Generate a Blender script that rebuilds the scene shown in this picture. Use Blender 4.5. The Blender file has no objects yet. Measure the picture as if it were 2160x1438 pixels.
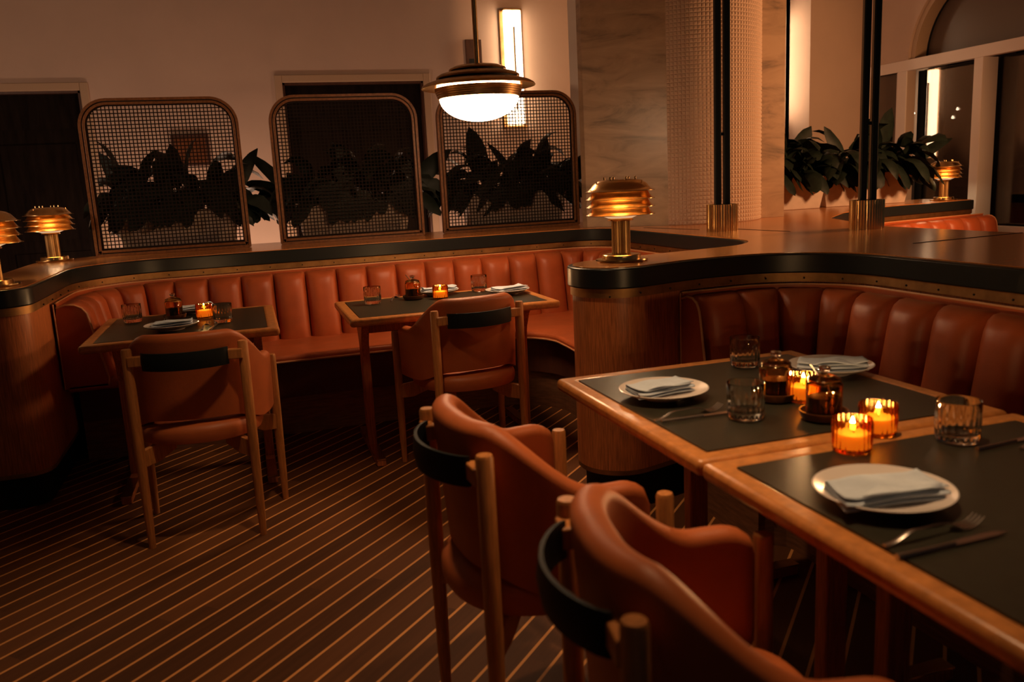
import bpy, bmesh, math, random
from mathutils import Vector, Matrix
PI = math.pi
SC = bpy.context.scene
COL = SC.collection

# ------------------------------------------------------------------ materials
def nt(name):
    m = bpy.data.materials.new(name); m.use_nodes = True
    t = m.node_tree; b = t.nodes['Principled BSDF']
    return m, t, b

def mat(name, col, rough=.5, metal=0., spec=.5, var=0., vscale=8., bump=0., bscale=200., stretch=None, col2=None, coat=0.):
    """procedural principled material: noise colour variation, optional stretched grain and bump"""
    m, t, b = nt(name)
    b.inputs['Roughness'].default_value = rough
    b.inputs['Metallic'].default_value = metal
    b.inputs['Specular IOR Level'].default_value = spec
    b.inputs['Coat Weight'].default_value = coat
    b.inputs['Coat Roughness'].default_value = .15
    b.inputs['Base Color'].default_value = (*col, 1)
    tc = t.nodes.new('ShaderNodeTexCoord')
    if var > 0 or col2:
        mp = t.nodes.new('ShaderNodeMapping')
        mp.inputs['Scale'].default_value = stretch or (1, 1, 1)
        t.links.new(tc.outputs['Object'], mp.inputs['Vector'])
        n = t.nodes.new('ShaderNodeTexNoise'); n.inputs['Scale'].default_value = vscale
        n.inputs['Detail'].default_value = 5; n.inputs['Roughness'].default_value = .6
        t.links.new(mp.outputs['Vector'], n.inputs['Vector'])
        r = t.nodes.new('ShaderNodeValToRGB')
        r.color_ramp.elements[0].position = .32; r.color_ramp.elements[1].position = .68
        c2 = col2 or tuple(c * (1 - var) for c in col)
        c1 = col if col2 else tuple(min(1, c * (1 + var)) for c in col)
        r.color_ramp.elements[0].color = (*c2, 1); r.color_ramp.elements[1].color = (*c1, 1)
        t.links.new(n.outputs['Fac'], r.inputs['Fac'])
        t.links.new(r.outputs['Color'], b.inputs['Base Color'])
    if bump > 0:
        n2 = t.nodes.new('ShaderNodeTexNoise'); n2.inputs['Scale'].default_value = bscale
        n2.inputs['Detail'].default_value = 3
        t.links.new(tc.outputs['Object'], n2.inputs['Vector'])
        bp = t.nodes.new('ShaderNodeBump'); bp.inputs['Strength'].default_value = bump
        bp.inputs['Distance'].default_value = .002
        t.links.new(n2.outputs['Fac'], bp.inputs['Height']); t.links.new(bp.outputs['Normal'], b.inputs['Normal'])
    return m

def emis(name, col, strength):
    m, t, b = nt(name)
    b.inputs['Base Color'].default_value = (*col, 1)
    b.inputs['Emission Color'].default_value = (*col, 1)
    b.inputs['Emission Strength'].default_value = strength
    b.inputs['Roughness'].default_value = .4
    return m

def thin_glass(name, tint, refl=1.0, rough=.03, mixdiff=0., dcol=(1, 1, 1)):
    """thin-walled glass: tinted transparency with fresnel reflection"""
    m = bpy.data.materials.new(name); m.use_nodes = True; t = m.node_tree; t.nodes.clear()
    out = t.nodes.new('ShaderNodeOutputMaterial'); tr = t.nodes.new('ShaderNodeBsdfTransparent')
    tr.inputs['Color'].default_value = (*tint, 1)
    gl = t.nodes.new('ShaderNodeBsdfGlossy'); gl.inputs['Roughness'].default_value = rough
    fr = t.nodes.new('ShaderNodeFresnel'); fr.inputs['IOR'].default_value = 1.5
    mu = t.nodes.new('ShaderNodeMath'); mu.operation = 'MULTIPLY'; mu.inputs[1].default_value = refl; mu.use_clamp = True
    mx = t.nodes.new('ShaderNodeMixShader')
    t.links.new(fr.outputs[0], mu.inputs[0]); t.links.new(mu.outputs[0], mx.inputs[0])
    last = tr
    if mixdiff > 0:
        df = t.nodes.new('ShaderNodeBsdfTranslucent'); df.inputs['Color'].default_value = (*dcol, 1)
        m2 = t.nodes.new('ShaderNodeMixShader'); m2.inputs[0].default_value = mixdiff
        t.links.new(tr.outputs[0], m2.inputs[1]); t.links.new(df.outputs[0], m2.inputs[2]); last = m2
    t.links.new(last.outputs[0], mx.inputs[1]); t.links.new(gl.outputs[0], mx.inputs[2])
    t.links.new(mx.outputs[0], out.inputs['Surface'])
    return m

M = {}
M['oak'] = mat('teak_wood', (.50, .195, .055), .40, var=.25, vscale=26, stretch=(5, 5, .5))
M['border'] = mat('table_edge_wood', (.56, .215, .055), .32, var=.22, vscale=18, stretch=(2, 2, 2), coat=.2)
M['walnut'] = mat('walnut_veneer', (.50, .160, .050), .42, var=.35, vscale=30, stretch=(6, 6, .35))
M['ledge'] = mat('ledge_wood', (.60, .235, .066), .22, var=.22, vscale=9, stretch=(1.2, 9, 1), coat=.3)
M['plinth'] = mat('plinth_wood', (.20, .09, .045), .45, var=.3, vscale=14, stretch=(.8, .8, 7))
M['black'] = mat('black_lacquer', (.012, .016, .017), .34, spec=.35)
M['kick'] = mat('black_kick_board', (.012, .015, .016), .6, spec=.2)
M['brass'] = mat('aged_brass', (.86, .58, .26), .22, 1., var=.16, vscale=14)
M['brass_dull'] = mat('dull_brass_strip', (.36, .20, .08), .52, 1., var=.25, vscale=12)
M['rodbrass'] = mat('dark_brass_rod', (.16, .08, .02), .6, .6)
M['stem'] = mat('dull_bronze_stem', (.50, .31, .13), .42, 1., var=.2)
M['bronze'] = mat('pendant_bronze', (.62, .42, .20), .30, 1., var=.3, vscale=9)
M['framewood'] = mat('screen_frame_wood', (.19, .080, .030), .38, var=.3, vscale=20, stretch=(3, 3, 3))
M['mesh'] = mat('woven_mesh', (.016, .011, .009), .8, spec=.1, var=.2)
M['screw'] = mat('dark_screw', (.02, .017, .015), .4, .6)
M['leather'] = mat('russet_leather', (.43, .095, .028), .42, spec=.4, var=.16, vscale=5, bump=.25, bscale=260)
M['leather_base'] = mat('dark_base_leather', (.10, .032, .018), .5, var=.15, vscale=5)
M['chairleather'] = mat('tan_leather', (.46, .118, .034), .46, spec=.35, var=.12, vscale=6, bump=.25, bscale=320)
M['strap'] = mat('black_leather_strap', (.010, .014, .015), .55, spec=.2, bump=.2, bscale=300)
M['piping'] = mat('pale_piping', (.66, .32, .15), .4)
M['wall'] = mat('plaster_wall', (.60, .46, .37), .85, spec=.2, var=.04, vscale=2, bump=.08, bscale=90)
M['white'] = mat('white_painted_trim', (.86, .77, .71), .6, spec=.3)
M['ceil'] = mat('brown_ceiling_paint', (.34, .27, .21), .8, spec=.2)
M['casing'] = mat('door_casing_paint', (.50, .36, .24), .6, spec=.3)
M['door'] = mat('dark_stained_door', (.012, .008, .006), .7, spec=.05, var=.4, vscale=6, stretch=(4, 4, .5))
M['doorwood'] = mat('brown_panel_door', (.075, .032, .02), .4, var=.3, vscale=8, stretch=(4, 4, .5))
M['pot'] = mat('stone_grey_planter', (.56, .46, .39), .7, var=.08, vscale=12)
M['leaf'] = mat('dark_glossy_leaf', (.011, .018, .013), .45, spec=.25, var=.4, vscale=14)
M['soil'] = mat('potting_soil', (.02, .014, .01), .9)
M['palm'] = mat('palm_leaf', (.05, .06, .025), .4, var=.3)
M['inset'] = mat('olive_table_inset', (.028, .026, .017), .34, spec=.35, var=.12, vscale=40, bump=.1, bscale=700)
M['plate'] = mat('white_glazed_plate', (.74, .66, .61), .22, spec=.5)
M['napkin'] = mat('pale_blue_napkin', (.58, .66, .76), .9, spec=.1, var=.06, vscale=30, bump=.5, bscale=700)
M['steel'] = mat('steel_cutlery', (.62, .56, .52), .25, 1.)
M['saucer'] = mat('brown_saucer', (.16, .055, .02), .3, var=.3, vscale=20)
M['syrup'] = mat('dark_red_syrup', (.03, .006, .003), .12, spec=.6)
M['wax'] = mat('candle_wax', (.95, .78, .50), .4)
_b = M['wax'].node_tree.nodes['Principled BSDF']
_b.inputs['Subsurface Weight'].default_value = 1; _b.inputs['Subsurface Radius'].default_value = (1, .55, .25); _b.inputs['Subsurface Scale'].default_value = .022
_b.inputs['Emission Color'].default_value = (1, .42, .10, 1); _b.inputs['Emission Strength'].default_value = .7  # emission adds the flame's glow to the wax, which is no light source
M['flame'] = emis('candle_flame', (1, .60, .24), 420)
M['globe'] = emis('opal_globe_glow', (1, .60, .32), 40)
M['sconce'] = emis('sconce_glow', (1, .66, .40), 11)
M['lampglow'] = emis('lamp_bulb_glow', (1, .72, .42), 110)
M['opal'] = emis('opal_diffuser', (1, .62, .34), .55)
M['bulb'] = emis('small_bulb_glow', (1, .78, .55), 10)
M['pane'] = thin_glass('window_pane', (.80, .76, .72), .8, .02)
M['lunette'] = mat('reflection_brown_glass', (.12, .085, .065), .28, spec=.6)  # brown base colour stands in for the room reflected in the glass
M['amber'] = thin_glass('amber_ribbed_glass', (.93, .42, .10), 1.0, .05, .30, (1, .42, .10))
M['jarglass'] = thin_glass('honey_jar_glass', (.92, .62, .34), 1.2, .04, .10, (1, .5, .18))
M['clear'] = thin_glass('clear_tumbler_glass', (.985, .97, .94), 1.5, .05, .02, (1, .9, .8))
M['clearbase'] = thin_glass('thick_glass_base', (.88, .86, .82), 2.4, .10, .12, (1, .9, .8))

def marble():
    m, t, b = nt('travertine_marble')
    b.inputs['Roughness'].default_value = .35
    tc = t.nodes.new('ShaderNodeTexCoord'); mp = t.nodes.new('ShaderNodeMapping')
    mp.inputs['Rotation'].default_value = (.3, .35, .5); mp.inputs['Scale'].default_value = (1.3, 1.3, 4.5)
    t.links.new(tc.outputs['Object'], mp.inputs['Vector'])
    n = t.nodes.new('ShaderNodeTexNoise'); n.inputs['Scale'].default_value = 1.7; n.inputs['Detail'].default_value = 9
    n.inputs['Roughness'].default_value = .65; n.inputs['Distortion'].default_value = .8
    t.links.new(mp.outputs['Vector'], n.inputs['Vector'])
    r = t.nodes.new('ShaderNodeValToRGB')
    e = r.color_ramp.elements
    e[0].position = .30; e[0].color = (.20, .145, .10, 1)
    e[1].position = .62; e[1].color = (.50, .35, .23, 1)
    k = r.color_ramp.elements.new(.44); k.color = (.40, .275, .18, 1)
    t.links.new(n.outputs['Fac'], r.inputs['Fac']); t.links.new(r.outputs['Color'], b.inputs['Base Color'])
    return m
M['marble'] = marble()
M['tile'] = mat('ribbed_plaster_tile', (.60, .45, .34), .55, spec=.4)

def real_glass(name, col):
    m = bpy.data.materials.new(name); m.use_nodes = True; t = m.node_tree; t.nodes.clear()
    out = t.nodes.new('ShaderNodeOutputMaterial'); g = t.nodes.new('ShaderNodeBsdfGlass')
    g.inputs['Color'].default_value = (*col, 1); g.inputs['Roughness'].default_value = .0; g.inputs['IOR'].default_value = 1.48
    t.links.new(g.outputs[0], out.inputs['Surface']); return m
M['clear'] = real_glass('clear_glass', (.97, .97, .95))
M['amber'] = real_glass('amber_ribbed_glass', (.97, .60, .20))
M['jarglass'] = real_glass('honey_jar_glass', (.97, .80, .55))
def floor_mat():
    m, t, b = nt('striped_plank_floor')
    N, L = t.nodes, t.links
    tc = N.new('ShaderNodeTexCoord'); sp = N.new('ShaderNodeSeparateXYZ'); L.new(tc.outputs['Object'], sp.inputs[0])
    def math_(op, a, bb=None, clamp=False):
        n = N.new('ShaderNodeMath'); n.operation = op; n.use_clamp = clamp
        for i, v in enumerate((a, bb)):
            if v is None: continue
            if isinstance(v, (int, float)): n.inputs[i].default_value = v
            else: L.new(v, n.inputs[i])
        return n.outputs[0]
    S = .0823; PH = -2.110
    u = math_('MULTIPLY', math_('SUBTRACT', sp.outputs[0], sp.outputs[1]), 1 / math.sqrt(2))
    v = math_('MULTIPLY', math_('ADD', sp.outputs[0], sp.outputs[1]), 1 / math.sqrt(2))
    uu = math_('DIVIDE', math_('SUBTRACT', u, PH - .0048), S)
    fr = math_('FRACT', uu); idx = math_('FLOOR', uu)
    strip = math_('LESS_THAN', fr, .0098 / S)
    # boards in each row: staggered lengths
    off = math_('FRACT', math_('MULTIPLY', math_('SINE', math_('MULTIPLY', idx, 12.9898)), 43758.5))
    bid = math_('FLOOR', math_('ADD', math_('DIVIDE', v, 1.25), math_('MULTIPLY', off, 7.0)))
    rnd = math_('FRACT', math_('MULTIPLY', math_('SINE', math_('ADD', math_('MULTIPLY', bid, 78.233), math_('MULTIPLY', idx, 37.7))), 43758.5))
    cb = N.new('ShaderNodeCombineXYZ')
    L.new(math_('MULTIPLY', u, 55.), cb.inputs[0]); L.new(math_('MULTIPLY', v, 3.), cb.inputs[1]); L.new(math_('MULTIPLY', rnd, 30.), cb.inputs[2])
    g = N.new('ShaderNodeTexNoise'); g.inputs['Scale'].default_value = 1.; g.inputs['Detail'].default_value = 5
    L.new(cb.outputs[0], g.inputs['Vector'])
    fac = math_('ADD', math_('MULTIPLY', rnd, .62), math_('MULTIPLY', g.outputs['Fac'], .4), True)
    r = N.new('ShaderNodeValToRGB'); e = r.color_ramp.elements
    e[0].position = .1; e[0].color = (.058, .022, .009, 1); e[1].position = .9; e[1].color = (.150, .056, .020, 1)
    L.new(fac, r.inputs['Fac'])
    mx = N.new('ShaderNodeMix'); mx.data_type = 'RGBA'
    L.new(strip, mx.inputs[0]); L.new(r.outputs['Color'], mx.inputs[6]); mx.inputs[7].default_value = (.66, .30, .10, 1)
    L.new(mx.outputs[2], b.inputs['Base Color'])
    b.inputs['Roughness'].default_value = .6; b.inputs['Specular IOR Level'].default_value = .12
    return m
M['floor'] = floor_mat()

# ------------------------------------------------------------------ mesh builder
class MB:
    def __init__(s): s.v = []; s.f = []
    def add(s, vs, fs):
        k = len(s.v); s.v += [tuple(p) for p in vs]; s.f += [tuple(i + k for i in f) for f in fs]; return s
    def box(s, x0, x1, y0, y1, z0, z1):
        vs = [(x, y, z) for z in (z0, z1) for y in (y0, y1) for x in (x0, x1)]
        return s.add(vs, [(0, 2, 3, 1), (4, 5, 7, 6), (0, 1, 5, 4), (2, 6, 7, 3), (0, 4, 6, 2), (1, 3, 7, 5)])
    def obox(s, c, ax, ay, az):
        """oriented box: centre c, half-axes"""
        c, ax, ay, az = map(Vector, (c, ax, ay, az))
        vs = [c + ax * i + ay * j + az * k for k in (-1, 1) for j in (-1, 1) for i in (-1, 1)]
        return s.add(vs, [(0, 2, 3, 1), (4, 5, 7, 6), (0, 1, 5, 4), (2, 6, 7, 3), (0, 4, 6, 2), (1, 3, 7, 5)])
    def lathe(s, prof, n=40, c=(0, 0, 0), rfun=None, closed=False, captop=True):
        vs = []
        for (r, z) in prof:
            for i in range(n):
                a = 2 * PI * i / n
                rr = r * (rfun(a, z) if rfun else 1)
                vs.append((c[0] + rr * math.cos(a), c[1] + rr * math.sin(a), c[2] + z))
        fs = []
        m = len(prof)
        for j in range(m if closed else m - 1):
            a0, b0 = j * n, ((j + 1) % m) * n
            for i in range(n):
                k = (i + 1) % n
                fs.append((a0 + i, a0 + k, b0 + k, b0 + i))
        if not closed:
            if prof[0][0] > 1e-6 and captop: fs.append(tuple(range(n - 1, -1, -1)))
            if prof[-1][0] > 1e-6 and captop: fs.append(tuple((m - 1) * n + i for i in range(n)))
        return s.add(vs, fs)
    def tube(s, pts, r, n=8, cap=True, up=None):
        pts = [Vector(p) for p in pts]; rs = r if isinstance(r, (list, tuple)) else [r] * len(pts)
        vs = []; prev = None
        for i, p in enumerate(pts):
            d = (pts[min(i + 1, len(pts) - 1)] - pts[max(i - 1, 0)]).normalized()
            if prev is None:
                a = Vector((0, 0, 1)) if abs(d.z) < .9 else Vector((1, 0, 0))
                e1 = d.cross(a).normalized()
            else:
                e1 = (prev - d * prev.dot(d)).normalized()
            prev = e1; e2 = d.cross(e1)
            for k in range(n):
                a = 2 * PI * k / n
                vs.append(p + (e1 * math.cos(a) + e2 * math.sin(a)) * rs[i])
        fs = []
        for i in range(len(pts) - 1):
            for k in range(n):
                k2 = (k + 1) % n
                fs.append((i * n + k, i * n + k2, (i + 1) * n + k2, (i + 1) * n + k))
        if cap:
            fs.append(tuple(range(n - 1, -1, -1))); fs.append(tuple((len(pts) - 1) * n + k for k in range(n)))
        return s.add(vs, fs)
    def prism(s, poly, z0, z1):
        n = len(poly)
        vs = [(p[0], p[1], z0) for p in poly] + [(p[0], p[1], z1) for p in poly]
        fs = [tuple(range(n - 1, -1, -1)), tuple(range(n, 2 * n))]
        fs += [(i, (i + 1) % n, n + (i + 1) % n, n + i) for i in range(n)]
        return s.add(vs, fs)
    def grid(s, rows, closed_u=False, closed_v=False, cap0=False, cap1=False):
        """rows: list of equal-length point lists"""
        m, n = len(rows), len(rows[0]); vs = [p for r in rows for p in r]; fs = []
        for i in range(m if closed_u else m - 1):
            for k in range(n if closed_v else n - 1):
                a, b = i, (i + 1) % m; c, d = k, (k + 1) % n
                fs.append((a * n + c, a * n + d, b * n + d, b * n + c))
        if cap0: fs.append(tuple(range(n - 1, -1, -1)))
        if cap1: fs.append(tuple((m - 1) * n + k for k in range(n)))
        return s.add(vs, fs)
    def xform(s, mtx):
        s.v = [tuple(mtx @ Vector(p)) for p in s.v]; return s
    def build(s, name, material, parent=None, smooth=None, bevel=0., bseg=2, weld=False):
        me = bpy.data.meshes.new(name); me.from_pydata(s.v, [], s.f)
        bm = bmesh.new(); bm.from_mesh(me)
        if weld: bmesh.ops.remove_doubles(bm, verts=bm.verts, dist=1e-5)
        bmesh.ops.recalc_face_normals(bm, faces=bm.faces)
        bm.to_mesh(me); bm.free()
        me.materials.append(material)
        o = bpy.data.objects.new(name, me); COL.objects.link(o)
        if bevel > 0:
            b = o.modifiers.new('edge', 'BEVEL'); b.width = bevel; b.segments = bseg; b.limit_method = 'ANGLE'; b.angle_limit = .6
        if smooth is not None:
            for p in me.polygons: p.use_smooth = True
            me.set_sharp_from_angle(angle=math.radians(smooth))
        if parent: o.parent = parent
        return o

def thing(name, label, cat, loc=(0, 0, 0), rz=0., group=None):
    o = bpy.data.objects.new(name, None); COL.objects.link(o)
    o.empty_display_size = .05
    o.location = loc; o.rotation_euler = (0, 0, rz); o['label'] = label; o['category'] = cat
    if group: o['group'] = group
    return o
def tag(o, label, cat, group=None):
    o['label'] = label; o['category'] = cat
    if group: o['group'] = group
    return o
def struct(o): o['kind'] = 'structure'; return o
def dup(root, loc, rz=None, label=None, scale=None):
    r = root.copy(); COL.objects.link(r); r.location = loc
    if rz is not None: r.rotation_euler = (0, 0, rz)
    if label: r['label'] = label
    if scale: r.scale = (scale,) * 3
    for ch in list(root.children):
        c = ch.copy(); COL.objects.link(c); c.parent = r
        for g in list(ch.children):
            d = g.copy(); COL.objects.link(d); d.parent = c
    return r

# ------------------------------------------------------------------ 2D path helpers
def rounded(pts, closed=True, step=.03):
    """points (x, y, r) -> polyline with rounded corners"""
    out = []; n = len(pts)
    for i, (x, y, r) in enumerate(pts):
        p = Vector((x, y))
        if r <= 0 or (not closed and i in (0, n - 1)):
            out.append(p); continue
        a = Vector(pts[i - 1][:2]); b = Vector(pts[(i + 1) % n][:2])
        d1 = (a - p).normalized(); d2 = (b - p).normalized()
        ang = d1.angle(d2); t = r / math.tan(ang / 2)
        bis = (d1 + d2).normalized(); c = p + bis * (r / math.sin(ang / 2))
        s0 = p + d1 * t - c; s1 = p + d2 * t - c
        a0 = math.atan2(s0.y, s0.x); da = (math.atan2(s1.y, s1.x) - a0 + PI) % (2 * PI) - PI
        k = max(3, int(abs(da) * r / step) + 1)
        for j in range(k + 1):
            q = a0 + da * j / k
            out.append(c + Vector((math.cos(q), math.sin(q))) * r)
    return out
def normals(path, closed):
    n = len(path); N = []
    for i in range(n):
        a = path[(i - 1) % n] if closed or i > 0 else path[0]
        b = path[(i + 1) % n] if closed or i < n - 1 else path[-1]
        d1 = (path[i] - a); d2 = (b - path[i])
        d1 = d1.normalized() if d1.length > 1e-9 else d2.normalized()
        d2 = d2.normalized() if d2.length > 1e-9 else d1
        n1 = Vector((d1.y, -d1.x)); n2 = Vector((d2.y, -d2.x))
        m = (n1 + n2).normalized(); N.append(m / max(.4, m.dot(n1)))
    return N
def offset(path, d, closed=True):
    return [p + q * d for p, q in zip(path, normals(path, closed))]
def resample(path, step):
    L = [0]
    for a, b in zip(path, path[1:]): L.append(L[-1] + (b - a).length)
    n = max(2, int(round(L[-1] / step))); out = []; j = 0
    for i in range(n + 1):
        s = L[-1] * i / n
        while j < len(L) - 2 and L[j + 1] < s: j += 1
        t = (s - L[j]) / max(1e-9, L[j + 1] - L[j]); out.append((path[j].lerp(path[j + 1], min(1, t)), s))
    return out
def sstep(a, b, x):
    t = min(1, max(0, (x - a) / (b - a))); return t * t * (3 - 2 * t)

# ------------------------------------------------------------------ camera
f_px = 1772.8; yaw, pitch, roll = .298406, .187208, -.0506562
EYE = Vector((0, 0, 1.35))
fw = Vector((math.sin(yaw) * math.cos(pitch), math.cos(yaw) * math.cos(pitch), -math.sin(pitch)))
r0 = Vector((math.cos(yaw), -math.sin(yaw), 0)); u0 = r0.cross(fw)
rt = r0 * math.cos(roll) + u0 * math.sin(roll); up = -r0 * math.sin(roll) + u0 * math.cos(roll)
cam = bpy.data.cameras.new('camera'); co = bpy.data.objects.new('camera', cam); COL.objects.link(co)
co.matrix_world = Matrix(((rt.x, up.x, -fw.x, EYE.x), (rt.y, up.y, -fw.y, EYE.y), (rt.z, up.z, -fw.z, EYE.z), (0, 0, 0, 1)))
cam.sensor_width = 36; cam.lens = f_px / 2160 * 36; cam.clip_start = .05
cam.dof.use_dof = True; cam.dof.focus_distance = 4.3; cam.dof.aperture_fstop = 3.2
SC.camera = co

# ------------------------------------------------------------------ the setting
struct(MB().box(-6, 8.4, -3, 12, -.06, 0).build('floor', M['floor']))
# back wall with two door openings, then a jog forward beside the window wall
DL = (-2.75, -1.187, 2.272); DC = (.448, 1.722, 2.312)
w = MB()
for x0, x1, z0 in ((-6, DL[0], 0), (DL[0], DL[1], DL[2]), (DL[1], DC[0], 0), (DC[0], DC[1], DC[2]), (DC[1], 5.66, 0)):
    w.box(x0, x1, 8.0, 8.15, z0, 3.7)
struct(w.build('wall_back', M['wall']))
struct(MB().box(5.66, 6.30, 7.59, 8.15, 0, 3.7).build('wall_corner', M['wall']))
struct(MB().box(-6.12, -6, -3, 8.15, 0, 3.7).build('wall_left', M['wall']))
def door(idx, D, label_panels):
    x0, x1, z1 = D
    d = struct(MB().box(x0, x1, 8.08, 8.13, 0, z1).build('door_%d' % idx, M['door']))
    p = MB(); n = label_panels; W = (x1 - x0) / n
    for i in range(n):
        for (a, b) in ((.15, .95), (1.05, z1 - .42)):
            p.box(x0 + W * i + .10, x0 + W * (i + 1) - .10, 8.07, 8.085, a, b)
    p.build('door_panel', M['door'], d, bevel=.006)
    MB().box(x0, x1, 8.055, 8.085, z1 - .30, z1).build('door_header', M['door'], d)
    c = MB(); t = .065
    c.box(x0 - t, x0, 7.98, 8.02, 0, z1 + t).box(x1, x1 + t, 7.98, 8.02, 0, z1 + t).box(x0, x1, 7.98, 8.02, z1, z1 + t)
    c.build('door_casing', M['casing'], d, bevel=.006)
    j = MB(); t = .02
    j.box(x0, x0 + t, 8.0, 8.08, 0, z1).box(x1 - t, x1, 8.0, 8.08, 0, z1).box(x0, x1, 8.0, 8.08, z1 - t, z1)
    j.build('door_jamb', M['doorwood'], d)
door(1, DL, 2); door(2, DC, 2)
struct(MB().box(-6, 8.4, -3, 12, 3.7, 3.76).build('ceiling', M['ceil']))
struct(MB().prism([(2.62, 6.57), (2.92, 6.42), (3.05, 6.70), (2.75, 6.82)], 0, 3.7).build('trim_1', M['white']))
struct(MB().box(5.66, 5.735, 7.93, 7.998, 0, 3.7).build('trim_2', M['white']))

# right wall: arched window, small side window
XW = 6.30; CY, CZ, CR = 6.238, 2.315, .706
def arch(cy, cz, r, n=28): return [(cy + r * math.cos(a), cz + r * math.sin(a)) for a in [PI * i / n for i in range(n + 1)]]
def wall_with_holes(name, outer, holes, x0, x1, material):
    cu = bpy.data.curves.new(name, 'CURVE'); cu.dimensions = '2D'; cu.fill_mode = 'BOTH'; cu.extrude = (x1 - x0) / 2
    for poly in [outer] + holes:
        s = cu.splines.new('POLY'); s.points.add(len(poly) - 1); s.use_cyclic_u = True
        for p, (a, b) in zip(s.points, poly): p.co = (a, b, 0, 1)
    tmp = bpy.data.objects.new('tmp', cu); COL.objects.link(tmp)
    dg = bpy.context.evaluated_depsgraph_get(); me = bpy.data.meshes.new_from_object(tmp.evaluated_get(dg)); me.name = name
    bpy.data.objects.remove(tmp)
    xm = (x0 + x1) / 2
    me.transform(Matrix(((0, 0, 1, xm), (1, 0, 0, 0), (0, 1, 0, 0), (0, 0, 0, 1))))
    me.materials.clear(); me.materials.append(material)
    for p in me.polygons: p.use_smooth = False
    o = bpy.data.objects.new(name, me); COL.objects.link(o); return o
hole = [(CY - CR, .75), (CY + CR, .75)] + [(y, z) for y, z in arch(CY, CZ, CR)]
small = [(7.07, .75), (7.46, .75), (7.46, 2.215), (7.07, 2.215)]
wr = wall_with_holes('wall_right', [(3.2, 0), (7.59, 0), (7.59, 3.7), (3.2, 3.7)], [hole, small], XW, XW + .10, M['wall'])
struct(wr)
w1 = MB()
w1.box(XW - .012, XW + .06, CY - CR, 7.59 - .02, 2.215, 2.318)          # transom
w1.box(XW - .012, XW + .06, 6.945, 7.068, .75, 2.215)                     # stile between side light and arch
w1.box(XW - .012, XW + .16, 6.045, 6.142, .75, 2.215)                     # middle mullion
w1.box(XW - .012, XW + .05, 7.462, 7.53, .75, 2.30)
win1 = struct(w1.build('window_1', M['white'], bevel=.004))
rv = MB()
ring0 = arch(CY, CZ, CR - .004); ring1 = arch(CY, CZ, CR - .055)
for xa, xb, ra, rb in ((XW + .03, XW + .16, ring0, ring1),):
    rows = [[(xa, y, z) for y, z in ra], [(xb, y, z) for y, z in ra], [(xb, y, z) for y, z in rb], [(xa, y, z) for y, z in rb]]
    rv.grid(rows, closed_u=True)
rv.build('arch_frame', M['casing'], win1)
dk = MB(); ring2 = arch(CY, CZ, CR - .0); ring3 = arch(CY, CZ, CR - .055)
dk.grid([[(XW + .16, y, z) for y, z in ring2], [(XW + .20, y, z) for y, z in ring2], [(XW + .20, y, z) for y, z in ring3], [(XW + .16, y, z) for y, z in ring3]], closed_u=True)
dk.box(XW + .16, XW + .20, CY + CR - .04, CY + CR + .03, .75, 2.215)
dk.build('dark_sash', M['kick'], win1)
lu = arch(CY, CZ, CR - .02)
MB().prism([(y, z) for y, z in lu], XW + .185, XW + .195).xform(Matrix(((0, 0, 1, 0), (1, 0, 0, 0), (0, 1, 0, 0), (0, 0, 0, 1)))).build('lunette_glass', M['lunette'], win1)
MB().box(XW + .185, XW + .191, CY - CR, CY + CR, .75, 2.215).build('glass_pane', M['pane'], win1)
win2 = struct(MB().box(XW + .03, XW + .06, 7.07, 7.12, .75, 2.215).box(XW + .03, XW + .06, 7.41, 7.46, .75, 2.215).build('window_2', M['white']))
MB().box(XW + .055, XW + .06, 7.10, 7.43, .75, 2.215).build('glass_pane', M['lunette'], win2)
# vestibule seen through the window
struct(MB().box(8.30, 8.42, 3.0, 12, 0, 3.7).build('wall_vestibule', M['wall']))
struct(MB().box(6.42, 8.30, 11.0, 11.12, 0, 3.7).build('wall_vestibule_end', M['wall']))
d3 = struct(MB().box(8.22, 8.30, 7.45, 8.42, 0, 2.75).build('door_3', M['doorwood']))
pp = MB()
for (a, b) in ((.2, 1.02), (1.12, 1.52), (1.62, 2.35)):
    pp.box(8.20, 8.225, 7.98, 8.30, a, b)
    pp.box(8.20, 8.225, 7.52, 7.88, a, b)
pp.build('door_panel', M['doorwood'], d3, bevel=.008)
MB().box(8.19, 8.30, 8.42, 8.50, 0, 2.82).build('door_casing', M['wall'], d3)
MB().box(8.185, 8.22, 8.385, 8.415, 1.38, 1.60).build('door_hinge', M['brass'], d3)
d4 = struct(MB().box(8.20, 8.30, 5.2, 7.45, 0, 2.9).build('door_4', M['door']))
q = MB()
for (ya, yb) in ((5.35, 5.95), (6.05, 6.65), (6.8, 7.35)):
    for (a, b) in ((.2, 1.0), (1.1, 1.75), (1.85, 2.7)): q.box(8.185, 8.205, ya, yb, a, b)
q.build('door_panel', M['door'], d4, bevel=.008)
MB().box(8.13, 8.185, 7.05, 7.22, 1.78, 1.82).build('door_handle', M['brass_dull'], d4)

# ------------------------------------------------------------------ partition with ledge
OUT = [(-1.28, 4.10, .150), (-.930, 4.10, .130), (-.935, 5.48, .47), (2.40, 5.505, .25), (2.40, 3.53, .36),
       (1.235, 3.325, .19), (1.235, 2.90, .19), (1.72, 3.045, .6), (2.325, 3.075, .40), (2.325, -1.2, 0), (3.42, -1.2, 0),
       (3.42, 3.9, .5), (3.78, 4.80, .5), (4.28, 5.27, .5), (4.95, 5.63, .6), (6.02, 5.80, .02), (6.02, 6.40, .02),
       (-.3, 6.38, .3), (-1.0, 6.16, .25), (-1.28, 5.9, .2)]
outl = rounded(OUT)
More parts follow.
